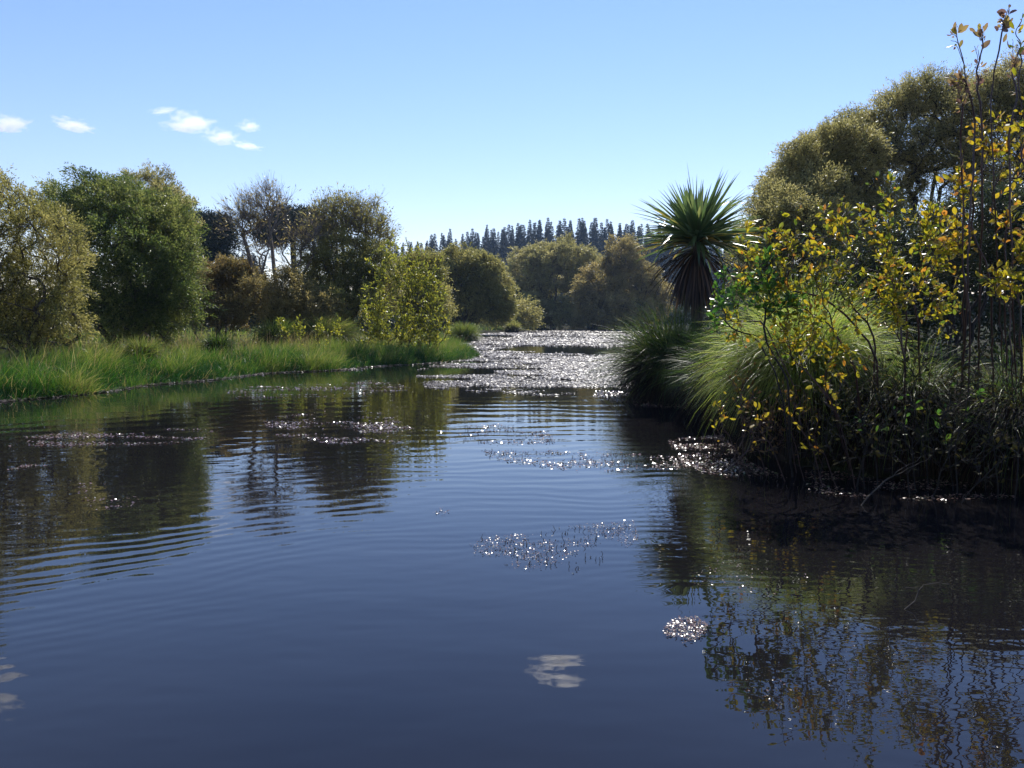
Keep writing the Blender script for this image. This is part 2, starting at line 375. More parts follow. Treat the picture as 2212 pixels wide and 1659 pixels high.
# left bank, front to back
willow('willow_tree','olive yellow willow cut off by the left edge, standing on the grassy bank','tree',21,60,
   [lobe(-30,470,21,110,110),lobe(40,560,21,110,130),lobe(110,530,21,70,70),lobe(60,660,21,100,85),lobe(10,710,21,110,60),lobe(120,715,21,60,40),lobe(-60,620,21,120,120),lobe(140,640,21,45,60)],
   'willow_olive',tips=420,per=110,L=.10,Wd=.03,spread=.38,top=-.95,tr=.09,zmin=.1)
willow('willow_tree','willow almost wholly beyond the left edge, mirrored as dark olive in the water','tree',19,-190,
   [lobe(-170,340,19,90,120),lobe(-130,470,19,60,100),lobe(-200,540,19,100,150)],'willow_olive',tips=260,per=100,L=.1,Wd=.03,spread=.38,top=-.8,tr=.13)
willow('willow_tree','tallest bushy green willow, left of the dark flat-branched pine','tree',27,270,
   [lobe(230,482,27,100,95),lobe(150,462,28,62,62),lobe(290,560,26,120,110),lobe(350,520,27,70,90),lobe(230,640,27,90,80),lobe(370,640,26,55,90),lobe(310,690,26,70,50)],
   'willow_green',tips=620,per=125,L=.12,Wd=.042,spread=.46,top=-.8,tr=.2)
willow('willow_tree','pale grey-green willow showing over the right shoulder of the tallest green willow','tree',34,340,
   [lobe(320,450,34,70,75),lobe(370,500,34,50,70),lobe(385,600,34,45,80),lobe(330,570,34,60,80)],
   'willow_pale',tips=260,per=110,L=.14,Wd=.045,spread=.46,top=-.5)
willow('autumn_shrub','rusty orange shrub between the tallest green willow and the bare tree','shrub',36,470,
   [lobe(450,620,36,50,45),lobe(500,610,36,40,40),lobe(470,670,35,60,40)],'shrub_orange',tips=170,per=110,L=.15,Wd=.06,spread=.5,top=-.6,tr=.06,twig=.01)
willow('willow_shrub','brown-olive shrub low under the bare tree, right of the rusty orange shrub','shrub',35,600,
   [lobe(560,660,35,45,55),lobe(620,650,34,45,60),lobe(680,680,34,50,40)],'willow_brown',tips=200,per=100,L=.14,Wd=.05,spread=.5,top=-.6,tr=.06,twig=.01)

def bare(name,label,D,bx,tipslobes,stems,tips,tr,leafn=0,twn=10,tl=.6,mat='willow_brown',barkm='bark_grey',tw=.012,group=None):
    base=gp(bx,D); root=empty(name,base); tag(root,label,'tree',group)
    wood=Geo(); T=[];TD=[]
    for s in range(stems):
        lb=tipslobes[s%len(tipslobes)]; pts,_=inlobes([lb],tips//stems,.45,top=-.7)
        pts=pts[np.argsort(np.linalg.norm(pts-base,axis=1))]
        b=base+np.array([RNG.normal(0,.25),RNG.normal(0,.2),-.1])
        c=np.array(lb[0]); sk=Skel(b,unit(c-b+[0,0,2])); sk.path(0,c-np.array([0,0,lb[1][2]*.7]),.8,.05)
        sk.grow(pts,.5,wig=.12,bend=1.3,up=.15)
        wood.add(*sk.tubes(tw,tr*.8,5,1.5)); a,d=sk.tips(); T.append(a);TD.append(d)
    T=np.concatenate(T);TD=np.concatenate(TD); n=len(T)
    a=np.repeat(T,twn,0); d=unit(np.repeat(TD,twn,0)+rdir(n*twn)*.55+[0,0,.35]); l=tl*(.4+RNG.random(n*twn))
    a=a+d*0; m1=a+d*(l*.5)[:,None]; e=m1+unit(d+rdir(n*twn)*.25+[0,0,.2])*(l*.5)[:,None]
    wood.add(*tubes(a,m1,tw*.75,tw*.55,3)); wood.add(*tubes(m1,e,tw*.55,tw*.35,3))
    wood.build('trunk',M[barkm],root)
    if leafn:
        k=leafn; ii=RNG.integers(0,n*twn,k); pos=a[ii]+(e[ii]-a[ii])*RNG.random((k,1))+RNG.normal(0,.12,(k,3))
        cr=Geo(); cr.add(*leaves(pos,d[ii]+rdir(k)*.8,.15*(.6+.8*RNG.random(k)),.05,np.clip(RNG.normal(.5,.25,k),0,1))); cr.build('crown',M[mat],root)
bare('bare_tree','nearly leafless grey-branched tree leaning left, in front of the round-headed pine',36,600,
   [lobe(525,480,36,42,45),lobe(580,450,36,42,42),lobe(560,530,36,45,60),lobe(635,540,36,35,60),lobe(670,520,36,25,60)],7,230,.085,leafn=1500,twn=12,tl=.75,tw=.007)
bare('bare_tree','half-bare willow with thin leafy twigs, between the round-headed pine and the yellow-leaved shrub',38,745,
   [lobe(700,490,38,35,50),lobe(740,475,38,40,45),lobe(790,480,38,40,45),lobe(815,520,38,28,45),lobe(760,540,38,60,60)],8,300,.085,leafn=7000,twn=12,tl=.7,mat='willow_olive',tw=.007)
willow('willow_tree','dark bushy willow under the half-bare willow twigs','tree',37,740,
   [lobe(740,590,37,75,80),lobe(690,600,37,45,80),lobe(800,610,37,55,80),lobe(740,660,36,90,40)],
   'willow_olive',tips=330,per=120,L=.14,Wd=.045,spread=.5,top=-.5)

# pines on the horizon behind
def pine(name,label,D,bx,lobes,tips,trunk_top,per=420,L=.5,tr=.3):
    base=gp(bx,D); root=empty(name,base); tag(root,label,'tree')
    pts,out=inlobes(lobes,tips,.55,top=-.5)
    sk=Skel(base-[0,0,.2]); sk.path(0,np.array(trunk_top,float),1.5,.03)
    pts=pts[np.argsort(np.abs(pts[:,0]-base[0]))]
    sk.grow(pts,1.2,wig=.08,bend=.5,up=.05)
    g_=Geo(); g_.add(*sk.tubes(.03,tr,6,1.9)); g_.build('trunk',M['bark_dark'],root)
    n=len(pts); p=np.repeat(pts,per,0)+RNG.normal(0,1,(n*per,3))*[.62,.62,.3]*(D/75)
    ax=unit(rdir(n*per)+[0,0,.5]); cr=Geo(); cr.add(*leaves(p,ax,L*(.5+RNG.random(n*per)),L*.22,np.clip(RNG.normal(.45,.22,n*per),0,1))); cr.build('crown',M['pine'],root)
pine('pine_tree','dark pine with flat layered branches just right of the tallest green willow',75,452,
   [lobe(430,480,75,26,16),lobe(462,492,75,32,22),lobe(478,520,75,25,14),lobe(440,530,75,28,20),lobe(492,538,75,22,13),lobe(455,555,75,34,14),lobe(425,505,75,15,20)],60,P(450,475,75),per=300,L=.42,tr=.22)
pine('pine_tree','dark round-headed pine seen through the bare tree',80,635,
   [lobe(635,478,80,42,26),lobe(600,492,80,34,24),lobe(665,490,80,26,26),lobe(630,500,80,50,20),lobe(585,520,80,20,15),lobe(690,505,80,12,12)],90,P(632,465,80),per=300,L=.42,tr=.28)

# willows round the far end of the pond
willow('willow_tree','olive round willow directly behind the yellow-leaved shrub on the point','tree',42,900,
   [lobe(870,628,42,65,58),lobe(930,655,42,36,52),lobe(850,640,42,50,60),lobe(915,590,42,35,40)],
   'willow_olive',tips=300,per=120,L=.17,Wd=.05,spread=.55,top=-.6)
willow('willow_tree','domed willow with drooping shoulders, left of the gap of conifers','tree',80,1000,
   [lobe(955,618,80,58,66),lobe(1005,612,80,60,76),lobe(1060,640,80,42,62),lobe(1045,600,80,35,45),lobe(1085,665,80,20,35)],
   'willow_olive',tips=680,per=100,L=.30,Wd=.10,spread=.8,top=-.8,tr=.3,twig=.03,droop=.5)
willow('willow_tree','broad domed willow at the end of the pond, right of the gap of conifers','tree',128,1195,
   [lobe(1150,600,128,55,60),lobe(1210,585,128,70,62),lobe(1265,600,128,50,62),lobe(1120,640,128,28,50),lobe(1180,560,128,40,30),lobe(1150,670,124,45,35),lobe(1220,675,124,50,32),lobe(1270,665,124,30,35)],
   'willow_pale',tips=760,per=90,L=.45,Wd=.15,spread=1.1,top=-.9,tr=.32,twig=.04,droop=.4,zmin=.3)
willow('willow_tree','brown-tinged willow with a raised crown behind the sedge clump, left of the cabbage tree','tree',118,1345,
   [lobe(1345,560,118,38,42),lobe(1300,620,118,55,50),lobe(1370,620,118,50,60),lobe(1275,650,116,35,35),lobe(1400,640,118,40,55),lobe(1340,670,116,70,35)],
   'willow_brown',tips=620,per=90,L=.42,Wd=.14,spread=1.0,top=-.9,tr=.35,twig=.045,droop=.4,zmin=1.5)
willow('willow_tree','low spreading willow over the far left bank, right behind the sedge mound','tree',105,1090,
   [lobe(1085,682,105,40,35),lobe(1130,680,105,30,30)],
   'willow_olive',tips=110,per=90,L=.36,Wd=.12,spread=1.1,top=-.9,tr=.2,twig=.04,zmin=.8)

# right bank willows
RW=dict(barkm='bark_dark',L=.11,Wd=.036,per=120,twig=.013,showtw=.9)
willow('willow_tree','low dense grey-green willow immediately right of the cabbage tree','tree',24,1690,
   [lobe(1700,540,24,90,115),lobe(1645,570,24,50,110),lobe(1760,480,25,75,100),lobe(1680,455,25,50,50)],
   'willow_pale',tips=420,spread=.42,top=-.7,tr=.12,**RW)
willow('willow_tree','middle willow of the right bank with a narrow raised top','tree',27,1810,
   [lobe(1770,345,27,50,62),lobe(1700,400,26,42,50),lobe(1735,355,26,38,45),lobe(1805,320,28,45,50),lobe(1835,345,27,65,80),lobe(1735,410,27,60,65),lobe(1860,500,27,80,90)],
   'willow_pale',tips=520,spread=.42,top=-.8,tr=.11,**RW)
willow('willow_tree','tall open willow with bare dark limbs and sky showing through, second from the right edge','tree',29,1960,
   [lobe(1880,320,29,65,70),lobe(1940,250,29,50,55),lobe(2010,235,29,65,65),lobe(1900,400,29,90,75),lobe(1860,290,29,48,50),lobe(1975,225,29,45,48),lobe(2060,225,29,48,55),lobe(2040,330,29,70,70),lobe(1970,330,28,60,60)],
   'willow_pale',tips=560,spread=.46,top=-.6,tr=.12,sway=.7,**{**RW,'per':85})
willow('willow_tree','tallest willow cut off by the right edge, behind the tall leafy stems','tree',27,2190,
   [lobe(2120,250,27,60,70),lobe(2190,220,27,70,80),lobe(2260,260,27,80,90),lobe(2150,330,27,80,60),lobe(2240,420,27,80,90),lobe(2110,400,27,60,60)],
   'willow_pale',tips=560,spread=.46,top=-.6,tr=.12,**{**RW,'per':85})
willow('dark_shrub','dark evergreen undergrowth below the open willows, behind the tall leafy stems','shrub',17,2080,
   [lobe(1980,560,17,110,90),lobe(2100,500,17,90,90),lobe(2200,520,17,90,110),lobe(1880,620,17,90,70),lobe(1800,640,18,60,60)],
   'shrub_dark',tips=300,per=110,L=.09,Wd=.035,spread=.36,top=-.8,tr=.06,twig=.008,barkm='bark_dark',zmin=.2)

# conifer plantation on the hill
def conifer_mesh(k):
    nw=34; A=[];D_=[];Ln=[]
    for w in range(nw):
        h=.08+.92*(w/nw)**.85; r=.12*(1-h)**1.0+.003
        for b in range(9):
            a=RNG.random()*2*PI; rr=r*(.55+.6*RNG.random()); n=5
            for t in np.linspace(.15,1,n):
                A.append((math.cos(a)*rr*t,math.sin(a)*rr*t,h-t*rr*.25+(t**2)*rr*.3+RNG.normal(0,.004)))
                D_.append((math.cos(a)+RNG.normal(0,.4),math.sin(a)+RNG.normal(0,.4),RNG.normal(.15,.4))); Ln.append(.010+.5*r)
    A=np.array(A);n=len(A); cr=Geo(); cr.add(*leaves(A,np.array(D_),np.array(Ln),np.array(Ln)*.5,np.clip(RNG.normal(.5,.25,n),0,1)))
    tr=Geo(); zz=np.linspace(0,1,6); c=np.stack([zz*0,zz*0,zz],1); tr.add(*tubes(c[:-1],c[1:],.011*(1-zz[:-1])+.001,.011*(1-zz[1:])+.001,5))
    root=empty('conifer_tree',(0,0,-500)); tag(root,'narrow spired dark conifer in the plantation on the hill behind the pond','tree','conifers on the hill')
    mk=[]
    for nm,g_,mt in (('crown',cr,'conifer'),('trunk',tr,'bark_dark')):
        me=mesh(nm,np.concatenate(g_.V),np.concatenate(g_.Q),M[mt],None,np.concatenate(g_.A)); me.parent=root; mk.append(me)
    return root,mk
protos=[conifer_mesh(k) for k in range(4)]
spots=[]
prof=np.array([(850,524),(940,510),(1000,504),(1050,495),(1100,486),(1160,476),(1250,474),(1350,480),(1420,490),(1500,500),(1620,520)])
ROWS=[(345,2,82,850,1600),(328,10,70,855,1610),(312,26,48,960,1620),(296,44,18,1030,1170),(280,62,14,1050,1160),(266,84,10,1060,1150),(296,44,12,1390,1600),(280,62,10,1400,1600),(262,85,11,1390,1600),(240,112,10,1390,1600)]
for D,below,n,za,zb in ROWS:
    for zx in np.linspace(za,zb,n):
        zx=zx+RNG.normal(0,5); d=D+RNG.normal(0,5); ty=np.interp(zx,prof[:,0],prof[:,1])+below+RNG.normal(4,4)-(16*RNG.random()**3)
        spots.append((zx,d,ty))
for zx,ty in ((512,548),(524,541),(533,548),(545,544),(556,550),(500,556),(568,552)):
    spots.append((zx+RNG.normal(0,2),200,ty))
for i,(zx,d,ty) in enumerate(spots):
    root,mk=protos[i%4]
    if i>=4:
        r2=root.copy(); COL.objects.link(r2)
        for c in mk:
            c2=c.copy(); c2.parent=r2; COL.objects.link(c2)
        root=r2
    if d==200: tag(root,'dark conifer tip rising behind the shrubs between the flat-branched pine and the bare tree','tree','conifer tips behind the left bank')
    p=P(zx,ty,d); zg=float(gz(p[0],d)); H=max(p[2]-zg,9); root.location=(p[0],d,zg); s=H
    w=max(25,H)*(1.1+.4*RNG.random()); root.scale=(w,w,s); root.rotation_euler=(0,0,RNG.random()*6.28)

def scrub(name,label,pts,H,n,L,mat):
    pts=np.array(pts,float); sg=np.diff(pts,axis=0); ln=np.hypot(sg[:,0],sg[:,1]); k=RNG.choice(len(sg),n,p=ln/ln.sum()); t=RNG.random((n,1))
    q=pts[:-1][k]+sg[k]*t; q=q+RNG.normal(0,1,(n,2)).clip(-1.6,1.6)*H*.35; along=np.cumsum(np.r_[0,ln])[k]+ln[k]*t[:,0]
    hh=H*(.65+.5*np.array([mnoise.fractal(Vector((a/H*.35,b_*.1,3)),1,2,3) for a,b_ in zip(along,q[:,1])])+.2*RNG.random(n))
    z=gz(q[:,0],q[:,1])+hh*RNG.random(n)**.6
    p=np.stack([q[:,0],q[:,1],z],1); g_=Geo(); g_.add(*leaves(p,rdir(n)+[0,0,.5],L*(.6+.8*RNG.random(n)),L*.4,np.clip(RNG.normal(.45,.25,n),0,1)))
    return tag(g_.build(name,M[mat]),label,'scrub',kind='stuff')
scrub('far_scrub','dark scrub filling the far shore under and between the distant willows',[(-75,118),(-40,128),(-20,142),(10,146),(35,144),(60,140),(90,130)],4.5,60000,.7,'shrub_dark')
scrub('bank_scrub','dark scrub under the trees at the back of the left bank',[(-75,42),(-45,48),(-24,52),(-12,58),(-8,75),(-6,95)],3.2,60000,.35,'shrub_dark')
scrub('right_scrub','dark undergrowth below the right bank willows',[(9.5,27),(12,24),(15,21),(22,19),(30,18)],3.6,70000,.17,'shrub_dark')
# yellow-leaved shrub standing on the grassy point
def leaf6(pos,axis,L,Wd,var,nrm=None,curl=.3):
    """oval leaf of six quads with a folded midrib and a bent tip"""
    n=len(pos); ax=unit(axis); nr=rdir(n) if nrm is None else nrm; side=unit(np.cross(ax,nr)); up=np.cross(side,ax)
    L=np.broadcast_to(L,(n,))[:,None]; Wd=np.broadcast_to(Wd,(n,))[:,None]; cl=(curl*RNG.normal(1,.8,n))[:,None]
    ts=[.12,.35,.68,.9]; ws=[.12,.42,.5,.26]
    rows=[pos]
    mids=[];ls=[];rs=[]
    for t,w in zip(ts,ws):
        m=pos+ax*L*t-up*L*cl*t*t; mids.append(m); ls.append(m-side*Wd*w+up*Wd*.13); rs.append(m+side*Wd*w+up*Wd*.13)
    tip=pos+ax*L-up*L*cl
    allv=[pos]+mids+ls+rs+[tip]                       # 0, 1-4, 5-8, 9-12, 13
    V=np.stack(allv,1); K=14
    q=[(0,1,5,5),(0,9,1,1)]
    quads=[(1,2,6,5),(2,3,7,6),(3,4,8,7),(9,10,2,1),(10,11,3,2),(11,12,4,3),(0,9,1,5),(4,12,13,8)]
    q=np.array(quads); Q=(np.arange(n)[:,None,None]*K+q[None]).reshape(-1,4)
    return V.reshape(-1,3),Q,np.repeat(np.broadcast_to(var,(n,)),len(quads))

def shrub(name,label,stems,mat,L=.062,Wd=.034,barkm='red_twig',leaf_every=.05,tr=.016,tw=.0028,group=None,seg=.12,leafy=.7,var=(.5,.22),cat='shrub',bend=1.4,dens=2.2):
    """stems: list of (base point, [lobes], n_tips, first waypoints)"""
    root=empty(name,stems[0][0]); tag(root,label,cat,group); fol=Geo()
    for base,lobes,nt_,way in stems:
        sk=Skel(base,unit((np.array(way[0]) if way else np.array(lobes[0][0]))-base)); last=0
        for w in way: last=sk.path(last,np.array(w,float),seg,.035)
        pts,_=inlobes(lobes,int(nt_*dens),.2); pts=pts[np.argsort(np.linalg.norm(pts-(way[-1] if way else base),axis=1))]
        sk.grow(pts,seg,wig=.07,bend=bend,up=.1)
        g_=Geo(); g_.add(*sk.tubes(tw*.8,tr*.55*(.8+.4*RNG.random()),6,1.4)); g_.build('stem',M[barkm],root)
        # leaves along the outer twigs
        P_=np.array(sk.p); par=np.array(sk.par); D_=np.array(sk.d); r=sk.radii(tw*.8,tr*.55,1.4)
        k=np.where((r<tw*2.2)&(par>=0)&(RNG.random(len(P_))<leafy))[0]
        k=np.repeat(k,max(1,int(round(seg/leaf_every)))); n=len(k)
        if n==0: continue
        t=RNG.random((n,1)); pos=P_[par[k]]*(1-t)+P_[k]*t
        ax=unit(D_[k]*.7+rdir(n)*.75+[0,0,.1]); LL=L*(.4+1.0*RNG.random(n)**1.2)
        sidecol=np.clip(RNG.normal(var[0],var[1],n),0,1)
        fol.add(*leaf6(pos+ax*.012,ax,LL,Wd*LL/L*(.8+.4*RNG.random(n)),sidecol))
        g2=Geo(); g2.add(*tubes(pos,pos+ax*.016,.0012,.001,3)); 
    fol.build('foliage',M[mat],root); return root

D=31
b=gp(875,D)
shrub('yellow_shrub','yellow-leaved upright shrub standing in the rushes at the tip of the left bank',
   [(b+np.array([dx,dy,-.1]),[lobe(875+dx*60,640-ab,D,40,75,40),lobe(875+dx*60,690,D,34,50,30),lobe(875+dx*60,725,D,36,34,30)],95,[b+np.array([dx*1.2,dy,.45])]) for dx,dy,ab in
     [(-.9,.2,30),(-.5,-.3,70),(-.15,.3,30),(.15,-.3,60),(.5,.3,20),(.8,-.2,30),(1.1,.2,-5),(-1.2,0,-20)]],
   'yellow_shrub',L=.10,Wd=.042,barkm='bark',leaf_every=.035,tr=.035,tw=.008,seg=.22,leafy=.95,bend=1.2,dens=1.25)

# ------------------------------------------------------------------ left bank vegetation
def scatter_bank(n,x0,x1,y0,y1,dmin,dmax,falloff=None):
    out=[]
    while sum(map(len,out))<n:
        x=RNG.uniform(x0,x1,n); y=RNG.uniform(y0,y1,n); d=sdist(x,y); k=(d>dmin)&(d<dmax)&(x<.5*y-0)
        k&=(np.abs(x)<.70*y+3)
        if falloff: k&=RNG.random(n)<np.exp(-np.maximum(d,0)/falloff)
        out.append(np.stack([x[k],y[k],gz(x[k],y[k])],1))
    return np.concatenate(out)[:n]
def nz(p,s,seed=0):
    return np.array([mnoise.noise(Vector((float(a)*s+seed,float(b_)*s,seed))) for a,b_ in p[:,:2]])
# tall rushes at the water, then yellower grass behind
p=scatter_bank(110000,-32,-.5,11,45,-.25,14,3.0); d=sdist(p[:,0],p[:,1]); nn=nz(p,.5); n2=nz(p,1.7,9)
H=(.55+.35*nn+.25*n2+.12*RNG.normal(size=len(p))).clip(.2,1.2)*np.interp(d,[-.2,.4,2,8],[.55,.9,1.0,.8])
dirv=np.stack([.25+RNG.normal(0,.4,len(p)),RNG.normal(0,.4,len(p)),np.ones(len(p))],1); n3=nz(p,.9,31)
n4=nz(p,2.3,77)
var=np.clip(.16+.12*d+.6*n3+.45*n2+.3*n4+RNG.normal(0,.15,len(p)),0,.97); var=np.where(RNG.random(len(p))<.07,1,var); H=H*(1+.45*n3+.5*n4)
g1=Geo(); g1.add(*blades(p-[0,0,.05],dirv,H,.014,var,.8*(.4+1.3*RNG.random(len(p)))))
tag(g1.build('rushes',M['rush']),'tall green rushes and grass covering the left bank down to the water','grass',kind='stuff')
p=scatter_bank(16000,-60,6,18,130,1.5,26); H=np.clip(RNG.normal(.55,.2,len(p)),.2,1.1)
dirv=np.stack([RNG.normal(.2,.35,len(p)),RNG.normal(0,.35,len(p)),np.ones(len(p))],1)
g1=Geo(); g1.add(*blades(p-[0,0,.05],dirv,H,.05,np.clip(RNG.normal(.65,.2,len(p)),0,1),.7))
tag(g1.build('rough_grass',M['rush']),'rough yellow-green grass under the trees behind the rushes','grass',kind='stuff')

M['straw']=leafmat('straw',[(.14,.09,.04),(.28,.2,.09),(.4,.31,.16)],trans=.4,rough=.5)
p=scatter_bank(3500,-32,-.5,13,45,.6,9); k=(nz(p,.45,5)+RNG.normal(0,.15,len(p)))>.05; p=p[k]; n=len(p)
H=RNG.uniform(.5,1.15,n); dirv=np.stack([.15+RNG.normal(0,.3,n),RNG.normal(0,.3,n),np.ones(n)],1)
g1=Geo(); g1.add(*blades(p,dirv,H,.012,RNG.random(n),.7))
tag(g1.build('dead_stalks',M['straw']),'pale dead stalks scattered through the left bank rushes','grass',kind='stuff')
def tussock(name,label,c,R,H,n,nd=0,Wd=.02,L=None,mat='sedge',var=(.5,.2),up=.9,droop=1.5,group=None,pedestal=True,cat='sedge',lean=(0,0),core_h=.3,wild=1.0):
    """sedge mound: a fibrous pedestal, arching green blades, hanging dead blades"""
    c=np.array(c,float); root=empty(name,c); tag(root,label,cat,group)
    L=L or H
    a=RNG.random(n)*2*PI; r=np.sqrt(RNG.random(n))*R*.35
    pos=c+np.stack([np.cos(a)*r,np.sin(a)*r,H*core_h*(1-(r/(R*.4))**2*.4)],1)
    a2=a+RNG.normal(0,.5*wild,n); o=np.abs(RNG.normal(.35,.4*wild,n))
    dv=np.stack([np.cos(a2)*o+lean[0],np.sin(a2)*o+lean[1],np.full(n,up)],1)
    dv=dv+RNG.normal(0,.18*wild*wild,(n,3)) if wild>1 else dv
    g_=Geo(); g_.add(*blades(pos,dv,L*(.35+.75*RNG.random(n)),Wd*(.6+.7*RNG.random(n)),np.clip(RNG.normal(*var,n),0,1),droop*(.6+.8*RNG.random(n)),segs=5))
    g_.build('blades',M[mat],root)
    if nd:
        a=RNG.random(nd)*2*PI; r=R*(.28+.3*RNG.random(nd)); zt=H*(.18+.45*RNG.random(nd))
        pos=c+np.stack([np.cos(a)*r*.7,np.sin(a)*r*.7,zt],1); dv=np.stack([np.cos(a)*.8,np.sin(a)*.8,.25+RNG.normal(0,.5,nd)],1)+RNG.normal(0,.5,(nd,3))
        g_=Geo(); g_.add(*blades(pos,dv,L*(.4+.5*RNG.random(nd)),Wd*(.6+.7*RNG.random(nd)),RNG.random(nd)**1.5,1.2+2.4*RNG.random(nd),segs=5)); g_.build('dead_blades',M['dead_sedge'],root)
    if pedestal:
        g_=Geo(); S=14; zs=np.linspace(-.35,1,7); ring=[]
        for k,t in enumerate(zs):
            rr=R*.42*(1-max(t,0)**3*.9)*(1+.0*k)
            ring.append([c+np.array([math.cos(q*2*PI/S)*rr*(1+RNG.normal(0,.07)),math.sin(q*2*PI/S)*rr*(1+RNG.normal(0,.07)),H*(core_h+.12)*t]) for q in range(S)])
        V=np.array(ring).reshape(-1,3); Q=[(k*S+q,k*S+(q+1)%S,(k+1)*S+(q+1)%S,(k+1)*S+q) for k in range(6) for q in range(S)]
        g_.add(V,Q); g_.build('pedestal',M['bark_dark'],root)
    return root
tussock('sedge_tussock','rounded sedge mound right of the yellow-leaved shrub at the end of the left bank',gp(1000,58),1.35,1.35,5000,600,.035,1.4)
tussock('sedge_tussock','small sedge mound alone in the shallow water before the far willows',np.append(W(1107,719.5),.02),1.3,1.1,1500,500,.06,1.3,var=(.75,.15))
tussock('sedge_tussock','dark sedge mound under the brown-tinged willow on the far shore',np.append(W(1290,712),.1),4.2,2.6,2500,0,.12,3.2,var=(.2,.15))
tussock('sedge_tussock','broad straw-tipped sedge mound on the left bank below the half-bare willow',gp(705,33),1.6,1.15,6000,900,.024,1.3,var=(.62,.2),lean=(.3,0))
tussock('sedge_tussock','green sedge mound on the left bank below the bare tree',gp(600,32),1.2,1.1,3500,400,.024,1.1,var=(.35,.2),lean=(.2,0))
tussock('sedge_tussock','small dark sedge mound in the rushes right of the tallest green willow',gp(470,26),.6,.8,1500,700,.02,.7,var=(.15,.15))
tussock('sedge_tussock','brownish sedge mound in the rushes below the tallest green willow',gp(300,22),.6,.75,1500,600,.02,.7,var=(.5,.2))

# little yellow herb at bank
bb=gp(655,28)
shrub('yellow_seedling','thin yellow-leaved seedling rising from the rushes below the bare tree',
   [(bb+np.array([dx,0,-.1]),[(bb+np.array([dx*1.5,0,1.1]),(.25,.25,.5))],14,[bb+np.array([dx,0,.5])]) for dx in (-.5,-.1,.4,.8)],'yellow_shrub',L=.08,Wd=.04,barkm='bark',leaf_every=.04,tr=.012,tw=.004,seg=.15)

# ------------------------------------------------------------------ cabbage tree
D=16.5; base=gp(1500,D); head=P(1505,520,D)
ct=tag(empty('cabbage_tree',base),'cabbage tree with one spiky green head above the dark sedge on the right bank','tree')
g_=Geo(); zs=np.linspace(0,1,16); c=base*(1-zs[:,None])+head*zs[:,None]; c[:,0]+=np.sin(zs*3)*.05; rr=.14-.05*zs+RNG.normal(0,.005,16)
g_.add(*tubes(c[:-1],c[1:],rr[:-1],rr[1:],12)); g_.build('trunk',M['bark'],ct)
def swords(name,n,elev,L,Wd,mat,droop,var,c0,start=.06,segs=7):
    a=RNG.random(n)*2*PI; e=elev(n); d=np.stack([np.cos(a)*np.cos(e),np.sin(a)*np.cos(e),np.sin(e)],1)
    LL=L*(.62+.45*RNG.random(n)); pos=c0+d*start+np.stack([np.zeros(n),np.zeros(n),RNG.normal(0,.05,n)],1)
    side=unit(np.cross(d,[0,0,1.])+RNG.normal(0,.18,(n,3))); p=pos.copy(); rows=[]
    dp=droop(e)*(.5+RNG.random(n))
    prof=[.35,.6,.9,1,.95,.75,.42,.03]
    for k in range(segs+1):
        up=np.cross(side,d); w=Wd*prof[k]*.5
        rows+= [p-side*w+up*w*.45,p-up*w*.1,p+side*w+up*w*.45]
        d=unit(d+np.array([0,0,-1.])*(dp/segs*(.3+1.4*k/segs))[:,None]); p=p+d*(LL/segs)[:,None]
    V=np.stack(rows,1); K=3*(segs+1); q=[]
    for k in range(segs): q+=[(3*k,3*k+1,3*k+4,3*k+3),(3*k+1,3*k+2,3*k+5,3*k+4)]
    Q=(np.arange(n)[:,None,None]*K+np.array(q)[None]).reshape(-1,4)
    g_=Geo(); g_.add(V.reshape(-1,3),Q,np.repeat(var(e),2*segs)); return g_.build(name,M[mat],ct)
swords('crown',330,lambda n:np.arcsin(np.clip(RNG.uniform(-.12,1,n),-1,1)),1.42,.075,'palm',lambda e:(.06+.28*np.cos(e)**2)*np.where(RNG.random(len(e))<.12,4,1),
       lambda e:np.clip(np.where((e<.15)&(RNG.random(len(e))<.22),.95,RNG.normal(.35,.17,len(e))),0,1),head)
swords('dead_leaf_skirt',420,lambda n:np.where(RNG.random(n)<.16,RNG.uniform(-.8,-.1,n),RNG.uniform(-1.5,-.95,n)),1.35,.04,'palm_dead',lambda e:.9+0*e,lambda e:RNG.random(len(e)),head-np.array([0,0,.18]))

# ------------------------------------------------------------------ right bank sedges
tussock('sedge_tussock','large arching sedge leaning over the water left of the cabbage tree trunk',gp(1455,16),1.0,1.6,3600,5200,.016,1.75,var=(.22,.25),up=.95,droop=1.1,core_h=.35,lean=(-.25,0),wild=1.6)
tussock('sedge_tussock','dark low sedge at the foot of the cabbage tree, half hidden by its dead leaves',gp(1535,15),.9,1.2,4200,4500,.017,1.3,var=(.1,.12),up=.8,droop=1.4)
tussock('sedge_tussock','brightest green sedge mound behind the yellow-leaved stems, its blades arching down to the left',gp(1740,9.4),1.2,1.75,11000,7000,.008,1.2,mat='sedge_backlit',var=(.5,.24),up=.75,droop=1.7,core_h=.62,lean=(-.12,0),wild=1.7)
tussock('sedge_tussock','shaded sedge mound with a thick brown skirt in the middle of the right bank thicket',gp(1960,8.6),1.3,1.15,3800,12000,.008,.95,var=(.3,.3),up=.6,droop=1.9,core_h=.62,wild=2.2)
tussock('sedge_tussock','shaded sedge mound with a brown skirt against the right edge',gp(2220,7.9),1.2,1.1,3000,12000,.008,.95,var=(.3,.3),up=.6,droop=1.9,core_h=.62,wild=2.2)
tussock('sedge_tussock','dark sedge clump filling the gap between cabbage tree and bright sedge mound',gp(1620,12),.95,1.5,5000,4000,.012,1.3,var=(.1,.12),up=.7,droop=1.5)

